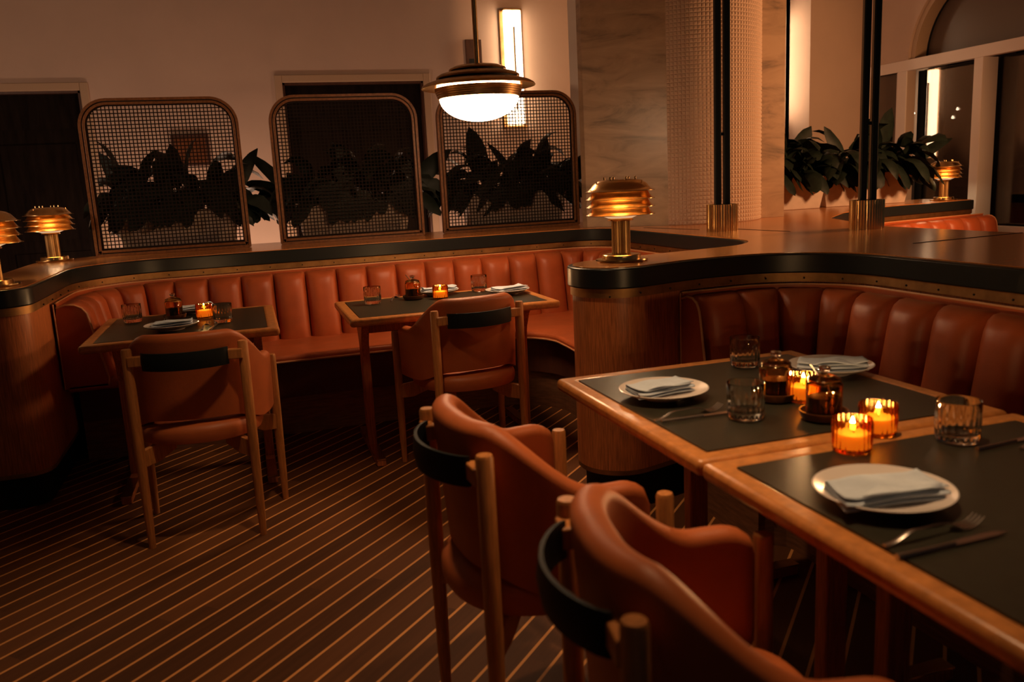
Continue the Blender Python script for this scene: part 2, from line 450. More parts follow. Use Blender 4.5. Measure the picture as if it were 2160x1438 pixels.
# orientation: travel keeps the ledge on the left when counter-clockwise; offset(+) goes to the right of travel
area = sum(a.x * b.y - b.x * a.y for a, b in zip(outl, outl[1:] + outl[:1]))
SGN = -1 if area > 0 else 1
def inset(d): return offset(outl, SGN * d)
part = thing('partition_ledge', 'long winding walnut partition with wooden ledge, black edge band and brass strip around the booths', 'partition', (0, 0, 0))
MB().prism(inset(.022), .985, 1.002).build('ledge_top', M['ledge'], part)['label'] = 'honey brown wooden ledge top'
MB().prism(inset(.0), .918, .998).build('edge_band', M['black'], part, bevel=.006, smooth=30)['label'] = 'black lacquered edge band'
MB().prism(inset(.010), .882, .918).build('brass_strip', M['brass_dull'], part, smooth=30)['label'] = 'dull brass strip with dark screws'
MB().prism(inset(.018), .17, .882).build('wood_panel', M['walnut'], part, smooth=30)['label'] = 'vertical grained walnut panel'
MB().prism(inset(.018), .150, .17).build('bottom_strip', M['brass_dull'], part, smooth=30)['label'] = 'thin brass strip above the kick board'
MB().prism(inset(.05), 0, .150).build('kick_board', M['kick'], part, smooth=30)['label'] = 'black kick board'
# seams in the ledge top
def seam(p0, p1):
    a, b = Vector((*p0, 1.0025)), Vector((*p1, 1.0025)); d = (b - a); n = Vector((-d.y, d.x, 0)).normalized()
    MB().obox((a + b) / 2, d / 2, n * .004, Vector((0, 0, .0012))).build('joint_line', M['kick'], part)
seam((2.80, 4.62), (2.87, 4.0)); seam((2.74, 2.95), (3.40, 3.0)); seam((2.55, 5.15), (2.66, 4.62))

# ------------------------------------------------------------------ banquettes
PATH_A = rounded([(-.935, 4.58, 0), (-.935, 5.48, .47), (2.40, 5.505, .32), (2.40, 3.56, 0)], closed=False)
PATH_B = rounded([(1.66, 3.035, 0), (2.325, 3.075, .40), (2.325, -1.1, 0)], closed=False)
PATH_C = rounded([(3.50, 4.05, 0), (3.78, 4.80, .5), (4.28, 5.27, .5), (4.95, 5.63, .6), (6.12, 5.815, 0)], closed=False)
def back_mesh(path, ch, phase, ztop=.862, zbot=.44):
    """channelled upholstered backrest along a path; returns MB"""
    P = resample(path, ch / 20); pts = [p for p, s in P]; N = normals(pts, False)
    prof = [(.004, -.06, 0), (.012, -.012, 0), (.05, 0, .2), (.085, -.004, .5), (.112, -.020, .8), (.128, -.048, 1), (.136, -.085, 1), (.146, -.14, 1), (.160, -.22, 1), (.176, -.31, 1), (.188, -.38, 1), (.192, -.422, .5)]
    rows = []
    for (p, s), n in zip(P, N):
        u = ((s - phase) / ch) % 1.0; e = min(u, 1 - u)
        groove = math.exp(-(e / .035) ** 2); puff = 1 - abs(2 * u - 1) ** 3.2
        row = []
        nn = n / max(1, n.length)
        for (d, z, k) in prof:
            dd = d + k * (.048 * puff - .024 * groove) - .026 * k
            zz = ztop + z - (.010 * groove * (1 if d < .13 else 0))
            row.append((p.x + nn.x * dd, p.y + nn.y * dd, zz))
        rows.append(row)
    return MB().grid(rows), rows
def strip_tube(path, d, z, r, name, par, lab=None):
    o = offset(path, d, False)
    ob = MB().tube([(p.x, p.y, z) for p in o], r, 6).build(name, M['piping'], par, smooth=60)
    return ob
def banquette(label, path, ch, phase, inner, ends, base=None):
    t = thing('banquette', label, 'banquette', (0, 0, 0))
    mb, rows = back_mesh(path, ch, phase)
    mb.build('backrest', M['leather'], t, smooth=50)
    # flat leather strip behind, with piping along its upper edge
    o0 = offset(path, .002, False); o1 = offset(path, .014, False)
    g = MB().grid([[(p.x, p.y, .872) for p in o0], [(p.x, p.y, .872) for p in o1], [(p.x, p.y, .82) for p in o1]])
    g.build('back_rail', M['leather'], t, smooth=60)
    strip_tube(path, .012, .874, .004, 'piping', t)
    # end panels close the profile
    for i in ends:
        r = rows[i]; p = path[i]
        poly = [Vector(q) for q in r] + [Vector((p.x, p.y, .44))]
        MB().add([tuple(q) for q in poly], [tuple(range(len(poly)))]).build('end_panel', M['leather'], t)
        MB().tube([q for q in poly[1:-1]], .0055, 6).build('piping', M['piping'], t, smooth=60)
        MB().tube([(p.x, p.y, .44), (p.x, p.y, .87)], .004, 6).build('piping', M['piping'], t, smooth=60)
    rim = list(path); pin = rounded(inner, closed=False)
    poly = [p for p in offset(path, .004, False)] + pin[::-1]
    MB().prism(poly, .418, .464).build('seat', M['leather'], t, smooth=40, bevel=.016, bseg=3)
    MB().tube([(p.x, p.y, .430) for p in offset(pin, -.002 if False else 0, False)], .006, 6).build('piping', M['piping'], t, smooth=60)
    if base: path, pin = base, rounded([(base[0].x + .715, base[0].y, 0)] + inner[1:], closed=False) if False else [q for q in pin if q.y >= base[0].y - 1e-6 or q.x > 0]
    pb = [p for p in offset(path, .02, False)] + offset(pin, -.045, False)[::-1]
    pb2 = [p for p in offset(path, .02, False)] + offset(pin, -.06, False)[::-1]
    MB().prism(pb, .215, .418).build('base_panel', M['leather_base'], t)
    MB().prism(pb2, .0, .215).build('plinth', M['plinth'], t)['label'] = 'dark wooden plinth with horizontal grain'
    return t
banquette('russet leather channelled banquette curving along the back below the three mesh screens', PATH_A, .192, .045,
          [(-.22, 4.58, 0), (-.22, 4.74, .12), (1.66, 4.76, .30), (1.62, 3.58, 0)], [0], rounded([(-.935, 4.78, 0), (-.935, 5.48, .47), (2.40, 5.505, .32), (2.40, 3.56, 0)], closed=False))
banquette('russet leather corner banquette behind the two nearest tables, right of the walnut end', PATH_B, .205, .03,
          [(1.66, 2.42, 0), (1.70, 2.42, .02), (1.72, -1.1, 0)], [0])
banquette('far right russet banquette, only its rolled channelled top showing beyond the counter', PATH_C, .21, .1,
          [(4.05, 3.95, 0), (4.30, 4.5, .4), (5.1, 5.0, .4), (6.10, 5.18, 0)], [-1])
# screws along the brass strip
scr = bpy.data.meshes.new('screw')
bm = bmesh.new(); bmesh.ops.create_uvsphere(bm, u_segments=8, v_segments=5, radius=.0042); bm.to_mesh(scr); bm.free(); scr.materials.append(M['screw'])
for path, st in ((rounded([(-.925, 4.35, 0), (-.925, 5.47, .47), (2.39, 5.495, .25), (2.39, 3.9, 0)], closed=False), .20),
                 (rounded([(1.30, 2.928, 0), (1.72, 3.035, .6), (2.315, 3.065, .40), (2.315, 1.6, 0)], closed=False), .155)):
    for (p, s) in resample(path, st):
        o = bpy.data.objects.new('screw', scr); COL.objects.link(o); o.parent = part; o.location = (p.x, p.y, .899)

# ------------------------------------------------------------------ stone column
colm = thing('stone_column', 'broad beige marble column with a ribbed tiled drum standing on the ledge', 'column', (0, 0, 0))
cpoly = [(2.335, 5.62), (2.762, 5.205), (2.90, 5.36), (3.42, 5.46), (3.562, 5.325), (3.748, 5.30), (3.748, 5.70), (2.55, 5.84), (2.335, 5.70)]
MB().prism(cpoly, 1.003, 3.7).build('marble_pier', M['marble'], colm)
def drum():
    c = Vector((3.205, 5.43)); # circle through the two marble edges
    a = Vector((2.762, 5.205)); b = Vector((3.562, 5.325)); R = .49
    mid = (a + b) / 2; h = math.sqrt(R * R - ((b - a).length / 2) ** 2); d = (b - a).normalized(); nrm = Vector((-d.y, d.x))
    c = mid + nrm * h
    a0 = math.atan2(a.y - c.y, a.x - c.x); a1 = math.atan2(b.y - c.y, b.x - c.x)
    if a1 < a0: a1 += 2 * PI
    na = int(round((a1 - a0) * R / .026)); nz = 84; mb = MB(); z0, z1 = 1.003, 3.25
    for i in range(na):
        for k in range(nz):
            t0, t1 = a0 + (a1 - a0) * i / na, a0 + (a1 - a0) * (i + 1) / na
            za, zb = z0 + (z1 - z0) * k / nz, z0 + (z1 - z0) * (k + 1) / nz
            g = .10; tm0, tm1 = t0 + (t1 - t0) * .28, t1 - (t1 - t0) * .28; zm0, zm1 = za + (zb - za) * .28, zb - (zb - za) * .28
            P = lambda t, z, r: (c.x + r * math.cos(t), c.y + r * math.sin(t), z)
            vs = [P(t0, za, R), P(t1, za, R), P(t1, zb, R), P(t0, zb, R), P(tm0, zm0, R + .0055), P(tm1, zm0, R + .0055), P(tm1, zm1, R + .0055), P(tm0, zm1, R + .0055)]
            mb.add(vs, [(4, 5, 6, 7), (0, 1, 5, 4), (1, 2, 6, 5), (2, 3, 7, 6), (3, 0, 4, 7)])
    mb.build('tiled_drum', M['tile'], colm)['label'] = 'ribbed drum of small raised tiles'
drum()

# ------------------------------------------------------------------ black poles in fluted brass sockets
def pole(label, x, y, rz, d):
    t = thing('twin_pole', label, 'pole', (x, y, 1.002), rz)
    n = 40
    MB().lathe([(.088, 0), (.088, .155), (.080, .155), (.080, .02)], 120, rfun=lambda a, z: 1 + .022 * math.cos(n * a)).build('brass_socket', M['brass'], t, smooth=20)['label'] = 'fluted brass socket'
    for sx in (-1, 1):
        MB().box(sx * .0265 - .0185, sx * .0265 + .0185, -.02, .02, .02, 2.5).build('bar', M['black'], t, bevel=.006)
    MB().box(-.012, .012, -.010, .010, .55, .567).build('tie', M['black'], t)
    return t
pole('twin black pole in a fluted brass socket, in front of the tiled drum', 2.700, 4.42, -.25, 0)
pole('twin black pole in a fluted brass socket, in front of the arched window plants', 3.235, 3.83, -.35, 0)

# ------------------------------------------------------------------ mesh screens
def screen(label, x0, x1):
    W = x1 - x0; xc = (x0 + x1) / 2; H = .988
    t = thing('mesh_screen', label, 'screen', (xc, 6.0, 1.003), 0, 'wooden framed mesh screens on the back ledge')
    out2 = rounded([(-W / 2, 0, .012), (W / 2, 0, .012), (W / 2, H, .175), (-W / 2, H, .175)])
    def ring(name, d0, d1, y0, y1, m):
        a = offset(out2, -d0); b = offset(out2, -d1)   # CCW: right side is outside
        rows = [[(p.x, y0, p.y) for p in a], [(p.x, y1, p.y) for p in a], [(p.x, y1, p.y) for p in b], [(p.x, y0, p.y) for p in b]]
        MB().grid(rows, closed_u=True, closed_v=True).build(name, m, t, bevel=.004, smooth=40)
    ring('outer_frame', 0, .017, -.022, .022, M['framewood'])
    ring('groove', .017, .023, -.012, .012, M['kick'])
    ring('inner_frame', .023, .040, -.019, .019, M['framewood'])
    ring('bead', .040, .048, -.010, .010, M['mesh'])
    mb = MB(); p = .0235; hw = .0032
    inn = offset(out2, -.044)
    r = .175 - .044
    def span_x(z):   # half width at height z
        zt = H - .044
        if z > zt - r: return W / 2 - .044 - r + math.sqrt(max(0, r * r - (z - (zt - r)) ** 2))
        return W / 2 - .044
    nz = int((H - .088) / p)
    for i in range(nz + 1):
        z = .046 + i * p + hw
        if z < H - .05:
            hx = span_x(z); mb.box(-hx, hx, -.003, .0, z - hw, z + hw)
    nx = int((W - .088) / p)
    for i in range(nx + 1):
        x = -W / 2 + .046 + i * p + hw
        if x > W / 2 - .048: continue
        zt = H - .044; ex = abs(x) - (W / 2 - .044 - r)
        if ex > 0: zt = zt - r + math.sqrt(max(0, r * r - ex * ex))
        mb.box(x - hw, x + hw, .0, .003, .044, zt)
    mb.build('mesh_panel', M['mesh'], t)['label'] = 'fine dark woven mesh panel'
    return t
screen('round cornered mesh screen at the left end of the back ledge', -.93, .032)
screen('round cornered mesh screen in the middle, in front of the dark doorway', .225, 1.228)
screen('round cornered mesh screen under the pendant, beside the marble column', 1.368, 2.425)

# ------------------------------------------------------------------ planters with drooping leaves
def leaf(mb, rng, base, az, el, length, width, droop, upright=False):
    n = 9; p = Vector(base); d = Vector((math.cos(az) * math.cos(el), math.sin(az) * math.cos(el), math.sin(el)))
    stem = .34 if not upright else .25; step = length / n
    cl = [p.copy()]
    for i in range(n):
        d = (d + Vector((0, 0, -droop * (i + 1) / n))).normalized(); p = p + d * step; cl.append(p.copy())
    side0 = Vector((-math.sin(az), math.cos(az), 0)); tw = rng.uniform(-.7, .7) if not upright else rng.uniform(.9, 1.4) * (-1 if math.cos(az) < 0 else 1)
    L, C, R = [], [], []
    for i, c in enumerate(cl):
        t = i / n
        if t < stem: wd = .005
        else:
            q = (t - stem) / (1 - stem); wd = max(.003, width * (math.sin(PI * q ** .85) ** .6) * .5)
        dd = (cl[min(i + 1, n)] - cl[max(i - 1, 0)]).normalized()
        sd = (side0 * math.cos(tw) + dd.cross(side0) * math.sin(tw)).normalized(); nn = sd.cross(dd)
        wav = .08 * wd * math.sin(t * 17 + az * 5)
        L.append(c - sd * wd + nn * (wd * .25 + wav)); C.append(c); R.append(c + sd * wd + nn * (wd * .25 - wav))
    k = len(mb.v); m = n + 1
    mb.v += [tuple(v) for v in L + C + R]
    for i in range(n):
        mb.f.append((k + i, k + m + i, k + m + i + 1, k + i + 1)); mb.f.append((k + m + i, k + 2 * m + i, k + 2 * m + i + 1, k + m + i + 1))
def potted(label, x, y, z, rz, W, seed, uprights, n=125, ymin=None, dpt=.115, group='leafy planters on the ledge'):
    rng = random.Random(seed)
    t = thing('potted_plant', label, 'plant', (x, y, z), rz, group)
    H = .27; a, b = W / 2, W / 2 - .055; da, db = dpt, dpt - .03
    outer = [[(-b, -db, 0), (b, -db, 0), (b, db, 0), (-b, db, 0)], [(-a, -da, H), (a, -da, H), (a, da, H), (-a, da, H)],
             [(-a + .02, -da + .02, H), (a - .02, -da + .02, H), (a - .02, da - .02, H), (-a + .02, da - .02, H)],
             [(-a + .025, -da + .025, H - .03), (a - .025, -da + .025, H - .03), (a - .025, da - .025, H - .03), (-a + .025, da - .025, H - .03)]]
    MB().grid(outer, closed_v=True, cap0=True, cap1=True).build('planter', M['pot'], t, bevel=.005)['label'] = 'tapered stone grey planter box'
    mb = MB()
    for i in range(n):
        bx = rng.uniform(-a + .06, a - .06); by = rng.uniform(-da + .04, da - .04)
        az = rng.uniform(0, 2 * PI); el = rng.uniform(.55, 1.5); ln = rng.uniform(.32, .62)
        # outer stems lean outwards
        az = math.atan2(math.sin(az) * .75 - .25, math.cos(az) + 1.3 * bx / a)
        leaf(mb, rng, (bx, by, H - .04), az, el, ln, rng.uniform(.10, .155), rng.uniform(.40, .9))
    for (bx, az, el, ln, wd) in uprights:
        leaf(mb, rng, (bx, rng.uniform(-.03, .03), H - .04), az, el, ln, wd * 1.25, .10, True)
    if ymin is not None:      # leaves flatten where they meet the screen in front
        vv = []
        for p in mb.v: vv.append((p[0], max(p[1], ymin + .04 * (p[1] - ymin)) if p[1] < ymin else p[1], p[2] if p[2] > .17 else max(.05, .17 + .4 * (p[2] - .17))))
        mb.v = vv
    else: mb.v = [(p[0], p[1], p[2] if p[2] > .17 else max(.05, .17 + .4 * (p[2] - .17))) for p in mb.v]
    mb.build('foliage', M['leaf'], t, smooth=70)
    return t
Zp = 1.003
potted('dark drooping leafy plant in a planter behind the left screen', -.42, 6.20, Zp, 0, .80, 11, [(-.30, 2.4, 1.2, .50, .09), (.32, .2, 1.15, .5, .08), (.38, .1, .5, .62, .12), (.36, -.2, .25, .6, .11)], ymin=-.145)
potted('dark drooping leafy plant in a planter behind the middle screen', .76, 6.20, Zp, 0, .82, 23, [(-.36, 3.0, 1.0, .52, .07), (-.30, 2.9, .6, .5, .08), (.36, .1, .9, .55, .11), (.05, .5, 1.3, .45, .06), (.36, -.1, .35, .62, .1)], ymin=-.145)
potted('dark drooping leafy plant in a planter behind the screen under the pendant', 1.97, 6.20, Zp, 0, .80, 37, [(-.22, 2.0, 1.35, .56, .13), (.10, 2.6, 1.1, .5, .05), (.24, .8, 1.3, .46, .09), (.34, .05, .75, .62, .13), (.35, -.3, .1, .6, .12)], ymin=-.145)
potted('leafy plant half hidden by the marble column, next to the bright strip of wall', 4.28, 6.14, Zp, -.05, .78, 41, [(.10, .3, 1.15, .52, .13), (-.05, 2.6, 1.2, .5, .09)], dpt=.13)
potted('leafy plant with one upright round leaf, behind the second black pole near the window', 5.10, 6.14, Zp, -.10, .86, 53, [(.20, .6, 1.3, .62, .15), (-.10, 2.7, 1.2, .50, .10), (-.16, 2.9, .9, .48, .09), (.40, 0, .7, .6, .08)], dpt=.13)

# ------------------------------------------------------------------ chairs
def chair(label, x, y, fwd):
    rz = math.atan2(fwd[1], fwd[0]) - PI / 2
    t = thing('armchair', label, 'chair', (x, y, 0), rz, 'tan leather barrel chairs')
    for sx in (-1, 1):
        MB().lathe([(.013, 0), (.0165, .12), (.0195, .40), (.0195, .793), (.0165, .80)], 20, (sx * .212, 0, 0)).build('back_leg', M['oak'], t, smooth=40)
        MB().lathe([(.013, 0), (.0165, .12), (.0195, .40), (.0195, .658), (.0165, .665)], 20, (sx * .275, .39, 0)).build('front_leg', M['oak'], t, smooth=40)
        for (px, py) in ((sx * .212, 0.), (sx * .275, .39)):
            a = Vector((px, py, 0)); c = Vector((0, .19, 0)); d = (c - a).normalized(); b = a + d * .15; n = Vector((-d.y, d.x, 0)) * .012
            z = [(a + d * .012, .330, .398), (a + d * .075, .338, .412), (b, .372, .416)]
            g = MB(); rows = [[p + n + Vector((0, 0, z0)), p + n + Vector((0, 0, z1)), p - n + Vector((0, 0, z1)), p - n + Vector((0, 0, z0))] for p, z0, z1 in z]
            g.grid(rows, closed_v=True, cap0=True, cap1=True).build('seat_arm', M['oak'], t, bevel=.003)
        MB().obox((sx * .180, -.010, .752), (.030, .0, 0), (0, .014, 0), (0, 0, .020)).build('strap_block', M['oak'], t, bevel=.004)
    pts = []
    for i in range(25):
        u = -1 + i / 12; pts.append((u * .158, -.018 - .062 * (1 - u * u) ** .8))
    rows = []
    for (a, b) in pts: rows.append([(a, b - .004, .716), (a, b - .009, .750), (a, b - .004, .784), (a, b + .004, .784), (a, b + .004, .716)])
    MB().grid(rows, closed_v=True, cap0=True, cap1=True).build('back_strap', M['strap'], t, smooth=50)['label'] = 'black leather strap across the back'
    # upholstered shell
    NU = 64; rows = []
    A, B, YB, ex = .252, .335, .022, .72
    cl = []
    for i in range(NU + 1):
        th = -PI / 2 + PI * i / NU; sx, cx = math.sin(th), math.cos(th)
        cl.append(Vector((A * math.copysign(abs(sx) ** ex, sx), YB + B * (1 - max(0, cx) ** ex))))
    # even arc-length sampling, then the arms run straight to the front
    cl = [Vector((-A - .004, .362))] + cl + [Vector((A + .004, .362))]
    S = resample(cl, .016); cl2 = [p for p, s in S]; TL = S[-1][1]; N = normals(cl2, False)
    for (p, s), n in zip(S, N):
        u = abs(2 * s / TL - 1); nn = n.normalized() * (-1)
        if (Vector((0, .25)) - p).dot(nn) > 0: nn = -nn      # nn points outward
        hz = .846 - .145 * sstep(.30, .75, u) - .060 * (1 - math.sqrt(max(0, 1 - (max(0, u - .86) / .14) ** 2)))
        th = .025 * math.sqrt(max(.05, 1 - (max(0, u - .93) / .07) ** 2)) * (1.0 + .25 * (1 - u))
        zb = .505 - .045 * sstep(.25, .6, u)
        lean = -.020 * (1 - sstep(.3, .8, u))
        prof = []
        for k in range(5): z = zb + (hz - th - zb) * k / 4; prof.append((th * (.82 + .18 * k / 4), z))
        for k in range(1, 8): a = PI * k / 8; prof.append((th * 1.06 * math.cos(a), hz - th + th * math.sin(a)))
        for k in range(5): z = hz - th + (zb - hz + th) * k / 4; prof.append((-th * (1 - .18 * k / 4), z))
        row = []
        for (d, z) in prof:
            q = (z - zb) / (hz - zb); yy = lean * q
            row.append((p.x + nn.x * d, p.y + nn.y * d + yy, z))
        rows.append(row)
    MB().grid(rows, closed_v=True, cap0=True, cap1=True).build('back_shell', M['chairleather'], t, smooth=60)
    # seat cushion
    rows = []; NS = 56
    def plan(k, s):
        a = 2 * PI * k / NS; c, q = math.cos(a), math.sin(a)
        x_ = .234 * math.copysign(abs(c) ** (.50 if q > 0 else .86), c); y_ = .19 + (.205 if q > 0 else .225) * math.copysign(abs(q) ** (.45 if q > 0 else .92), q)
        return (x_ * s, .19 + (y_ - .19) * s)
    for s, z in ((.90, .410), (.985, .416), (1.0, .432), (1.0, .456), (.975, .472), (.90, .484), (.6, .494), (.25, .498)):
        rows.append([(*plan(k, s), z) for k in range(NS)])
    MB().grid(rows, closed_v=True, cap0=True, cap1=True).build('seat', M['chairleather'], t, smooth=60)
    return t
ch = chair('tan leather chair seen from behind at the left table, farthest left', -.265, 3.395, (.11, .994))
def chair_at(label, x, y, fwd): return dup(ch, (x, y, 0), math.atan2(fwd[1], fwd[0]) - PI / 2, label)
chair_at('tan leather chair seen from behind at the middle table below the pendant', .975, 3.68, (-.15, .988))
chair_at('tan leather chair by the far half of the joined tables, second nearest of all', .406, 1.818, (.997, .073))
chair_at('nearest tan leather chair, cut by the bottom edge of the photo', .4525, 1.10, (.986, -.17))

# ------------------------------------------------------------------ tables
def table(label, x0, x1, y0, y1, along_y):
    xc, yc = (x0 + x1) / 2, (y0 + y1) / 2; W, D = (x1 - x0) / 2, (y1 - y0) / 2
    t = thing('dining_table', label, 'table', (xc, yc, 0), 0, 'wood edged dining tables')
    bw = .056; fr = MB(); g = .0006
    o = [(-W, -D), (W, -D), (W, D), (-W, D)]; i_ = [(-W + bw, -D + bw), (W - bw, -D + bw), (W - bw, D - bw), (-W + bw, D - bw)]
    for k in range(4):
        a, b, c, d = o[k], o[(k + 1) % 4], i_[(k + 1) % 4], i_[k]
        fr.add([(*a, .712), (*b, .712), (*c, .712), (*d, .712), (*a, .75), (*b, .75), (*c, .75), (*d, .75)],
               [(3, 2, 1, 0), (4, 5, 6, 7), (0, 1, 5, 4), (2, 3, 7, 6)])
    fr.build('edge_frame', M['border'], t, bevel=.014, bseg=3, weld=True, smooth=50)['label'] = 'orange brown wooden edge frame'
    MB().box(-W + bw - .002, W - bw + .002, -D + bw - .002, D - bw + .002, .72, .7495).build('inset_top', M['inset'], t)['label'] = 'dark olive inset top'
    e = (W if along_y else D) - .10; hf = (D if along_y else W) - .05
    def T(mb): return mb if along_y else mb.xform(Matrix.Rotation(PI / 2, 4, 'Z'))
    for s in (-1, 1):
        T(MB().box(s * e - .022, s * e + .022, -.032, .032, .03, .56)).build('leg', M['walnut'], t, bevel=.006)
        br = MB()
        prof = [(-.032, .50), (.032, .50), (.05, .58), (.10, .66), (.16, .712), (-.16, .712), (-.10, .66), (-.05, .58)]
        br.add([(s * e - .02, a, z) for a, z in prof] + [(s * e + .02, a, z) for a, z in prof],
               [tuple(range(7, -1, -1)), tuple(range(8, 16))] + [(k, (k + 1) % 8, 8 + (k + 1) % 8, 8 + k) for k in range(8)])
        T(br).build('bracket', M['walnut'], t, bevel=.004)
        T(MB().box(s * e - .023, s * e + .023, -hf, hf, 0, .035)).build('foot', M['walnut'], t, bevel=.006)
        for q in (-1, 1):
            T(MB().box(s * e - .0235, s * e + .0235, q * hf - .10, q * hf + .10, .0345, .040) if False else MB().box(s * e - .0235, s * e + .0235, *sorted((q * (hf + .002), q * (hf - .27))), .034, .040)).build('foot_plate', M['brass'], t)
    T(MB().box(-e, e, -.015, .015, .62, .70)).build('apron_beam', M['walnut'], t, bevel=.004)
    return t
table('square table at the left end of the back banquette', -.735, .105, 3.93, 4.80, True)
table('rectangular table under the pendant lamp', .425, 1.480, 3.94, 4.67, True)
table('near square table beside the rounded walnut end, far half of the joined pair', .862, 1.708, 1.508, 2.365, False)
table('nearest table at the lower right, near half of the joined pair', .862, 1.708, .640, 1.500, False)

# ------------------------------------------------------------------ tableware
ZT = .7505
def plate_proto():
    t = MB().lathe([(.0, .006), (.045, .006), (.050, 0), (.058, 0), (.062, .006), (.095, .014), (.1195, .0255), (.1215, .0275), (.1190, .0285), (.094, .0185), (.065, .0125), (0, .0115)], 72)
    return t.build('dinner_plate', M['plate'], None, smooth=40)
G_PL = 'white plates with folded napkins'
plates = [((1.045, 2.012), 'white plate nearest the left corner of the near joined tables'),
          ((1.602, 2.031), 'white plate on the banquette side of the near tables, behind the honey jars'),
          ((1.047, 1.177), 'large looking white plate on the nearest table beside the lit candles'),
          ((-.373, 4.185), 'white plate at the front of the left table, behind the chair back'),
          ((-.31, 4.735), 'white plate at the back of the left table, partly behind the dark jar'),
          ((.99, 4.592), 'white plate at the back of the middle table, mostly behind the jar and candle'),
          ((1.330, 4.36), 'white plate at the right end of the middle table')]
p0 = None
for (x, y), lab in plates:
    o = plate_proto() if p0 is None else p0.copy()
    if p0 is None: p0 = o
    else: COL.objects.link(o)
    o.location = (x, y, ZT); tag(o, lab, 'plate', G_PL)
def napkin(x, y, rz, L, Wd, seed, lab, roll_=False):
    rng = random.Random(seed); mb = MB()
    # cloth folded in three: the section runs back and forth, swept along the length with soft waves
    prof = []
    lay = 4; h = .0048
    for k in range(lay):
        n = 10
        for i in range(n + 1):
            q = i / n if k % 2 == 0 else 1 - i / n
            inx = 1 - .05 * k
            prof.append((Wd * (q - .5) * inx + (.0), .002 + k * h))
        if k < lay - 1:
            s = 1 if k % 2 == 0 else -1
            prof.append((s * Wd * .5 * (1 - .05 * k) + s * .0025, .002 + (k + .5) * h))
    rows = []; NL = 22; ph = rng.uniform(0, 6)
    for j in range(NL + 1):
        v = j / NL - .5; row = []
        for (a, z) in prof:
            xx = v * L * (1 - .10 * (a / Wd + .5)) + .12 * a
            lift = (.0035 * math.sin(v * 7 + ph + a * 30) + .006 * (abs(v) * 2) ** 3) * (z / .016)
            row.append((xx, a + .006 * math.sin(v * 5 + ph), z + max(0, lift)))
        rows.append(row)
    mb.grid(rows)
    # a turned-back point on top
    tip = []; 
    for j in range(9):
        v = j / 8; row = []
        for i in range(9):
            u = i / 8; xx = -L * .36 + u * L * .72; yy = -Wd * .48 + v * Wd * .62 * (1 - abs(u - .5) * 1.5 if abs(u - .5) < .5 else .25)
            row.append((xx + .02 * v, yy, .0205 + .006 * math.sin(u * PI) * (1 - v) + .003 * math.sin(6 * u + ph)))
        tip.append(row)
    mb.grid(tip)
    o = mb.build('napkin', M['napkin'], None, smooth=60)
    so = o.modifiers.new('thick', 'SOLIDIFY'); so.thickness = .0018
    o.location = (x, y, ZT + .0185); o.rotation_euler = (0, 0, rz)
    tag(o, lab, 'napkin', 'pale blue folded napkins'); return o
napkin(1.030, 2.015, .10, 0.180, 0.106, 1, 'pale blue napkin folded on the plate at the left corner of the near tables')
napkin(1.598, 2.020, -.5, 0.198, 0.118, 2, 'pale blue napkin lying flat on the plate on the banquette side')
napkin(1.035, 1.165, -.12, 0.202, 0.106, 3, 'pale blue napkin on the plate of the nearest table')
napkin(-.365, 4.180, .05, 0.180, 0.106, 4, 'pale blue napkin on the front plate of the left table')
napkin(-.300, 4.735, .25, 0.198, 0.118, 5, 'pale blue napkin on the back plate of the left table')
napkin(1.00, 4.592, .15, 0.198, 0.118, 6, 'pale blue napkin on the plate behind the candle of the middle table')
napkin(1.335, 4.355, .30, 0.198, 0.112, 7, 'pale blue napkin on the plate at the right end of the middle table')

# cutlery
def fork(x, y, rz, lab, z=ZT):
    mb = MB(); L = .20
    rows = []
    for i in range(17):
        t = i / 16; xx = t * .135
        w_ = .0045 - .0022 * sstep(.2, .9, t) + .0015 * (1 - sstep(0, .15, t)); zz = .003 + .014 * math.sin(PI * min(1, t * 1.02)) * sstep(0, .4, t) + .010 * sstep(.55, 1, t)
        rows.append([(xx, -w_, zz), (xx, 0, zz + .0018), (xx, w_, zz), (xx, 0, zz - .0014)])
    mb.grid(rows, closed_v=True, cap0=True)
    zb = rows[-1][0][2]
    rows = []
    for i in range(9):
        t = i / 8; xx = .135 + t * .025; w_ = .0026 + .0095 * sstep(0, .8, t); zz = zb - .010 * sstep(0, 1, t)
        rows.append([(xx, -w_, zz + .001), (xx, w_, zz + .001), (xx, w_, zz - .001), (xx, -w_, zz - .001)])
    mb.grid(rows, closed_v=True, cap1=True)
    zc = zb - .010
    for k in range(4):
        yy = -.0105 + k * .007; rows = []
        for i in range(7):
            t = i / 6; xx = .159 + t * .043; zz = zc - .003 * math.sin(PI * t) + .012 * t * t; w_ = .0020 * (1 - .5 * t)
            rows.append([(xx, yy - w_, zz + .001), (xx, yy + w_, zz + .001), (xx, yy + w_, zz - .001), (xx, yy - w_, zz - .001)])
        mb.grid(rows, closed_v=True, cap0=True, cap1=True)
    o = mb.build('fork', M['steel'], None, smooth=50); o.location = (x, y, z); o.rotation_euler = (0, 0, rz)
    return tag(o, lab, 'fork', 'steel forks')
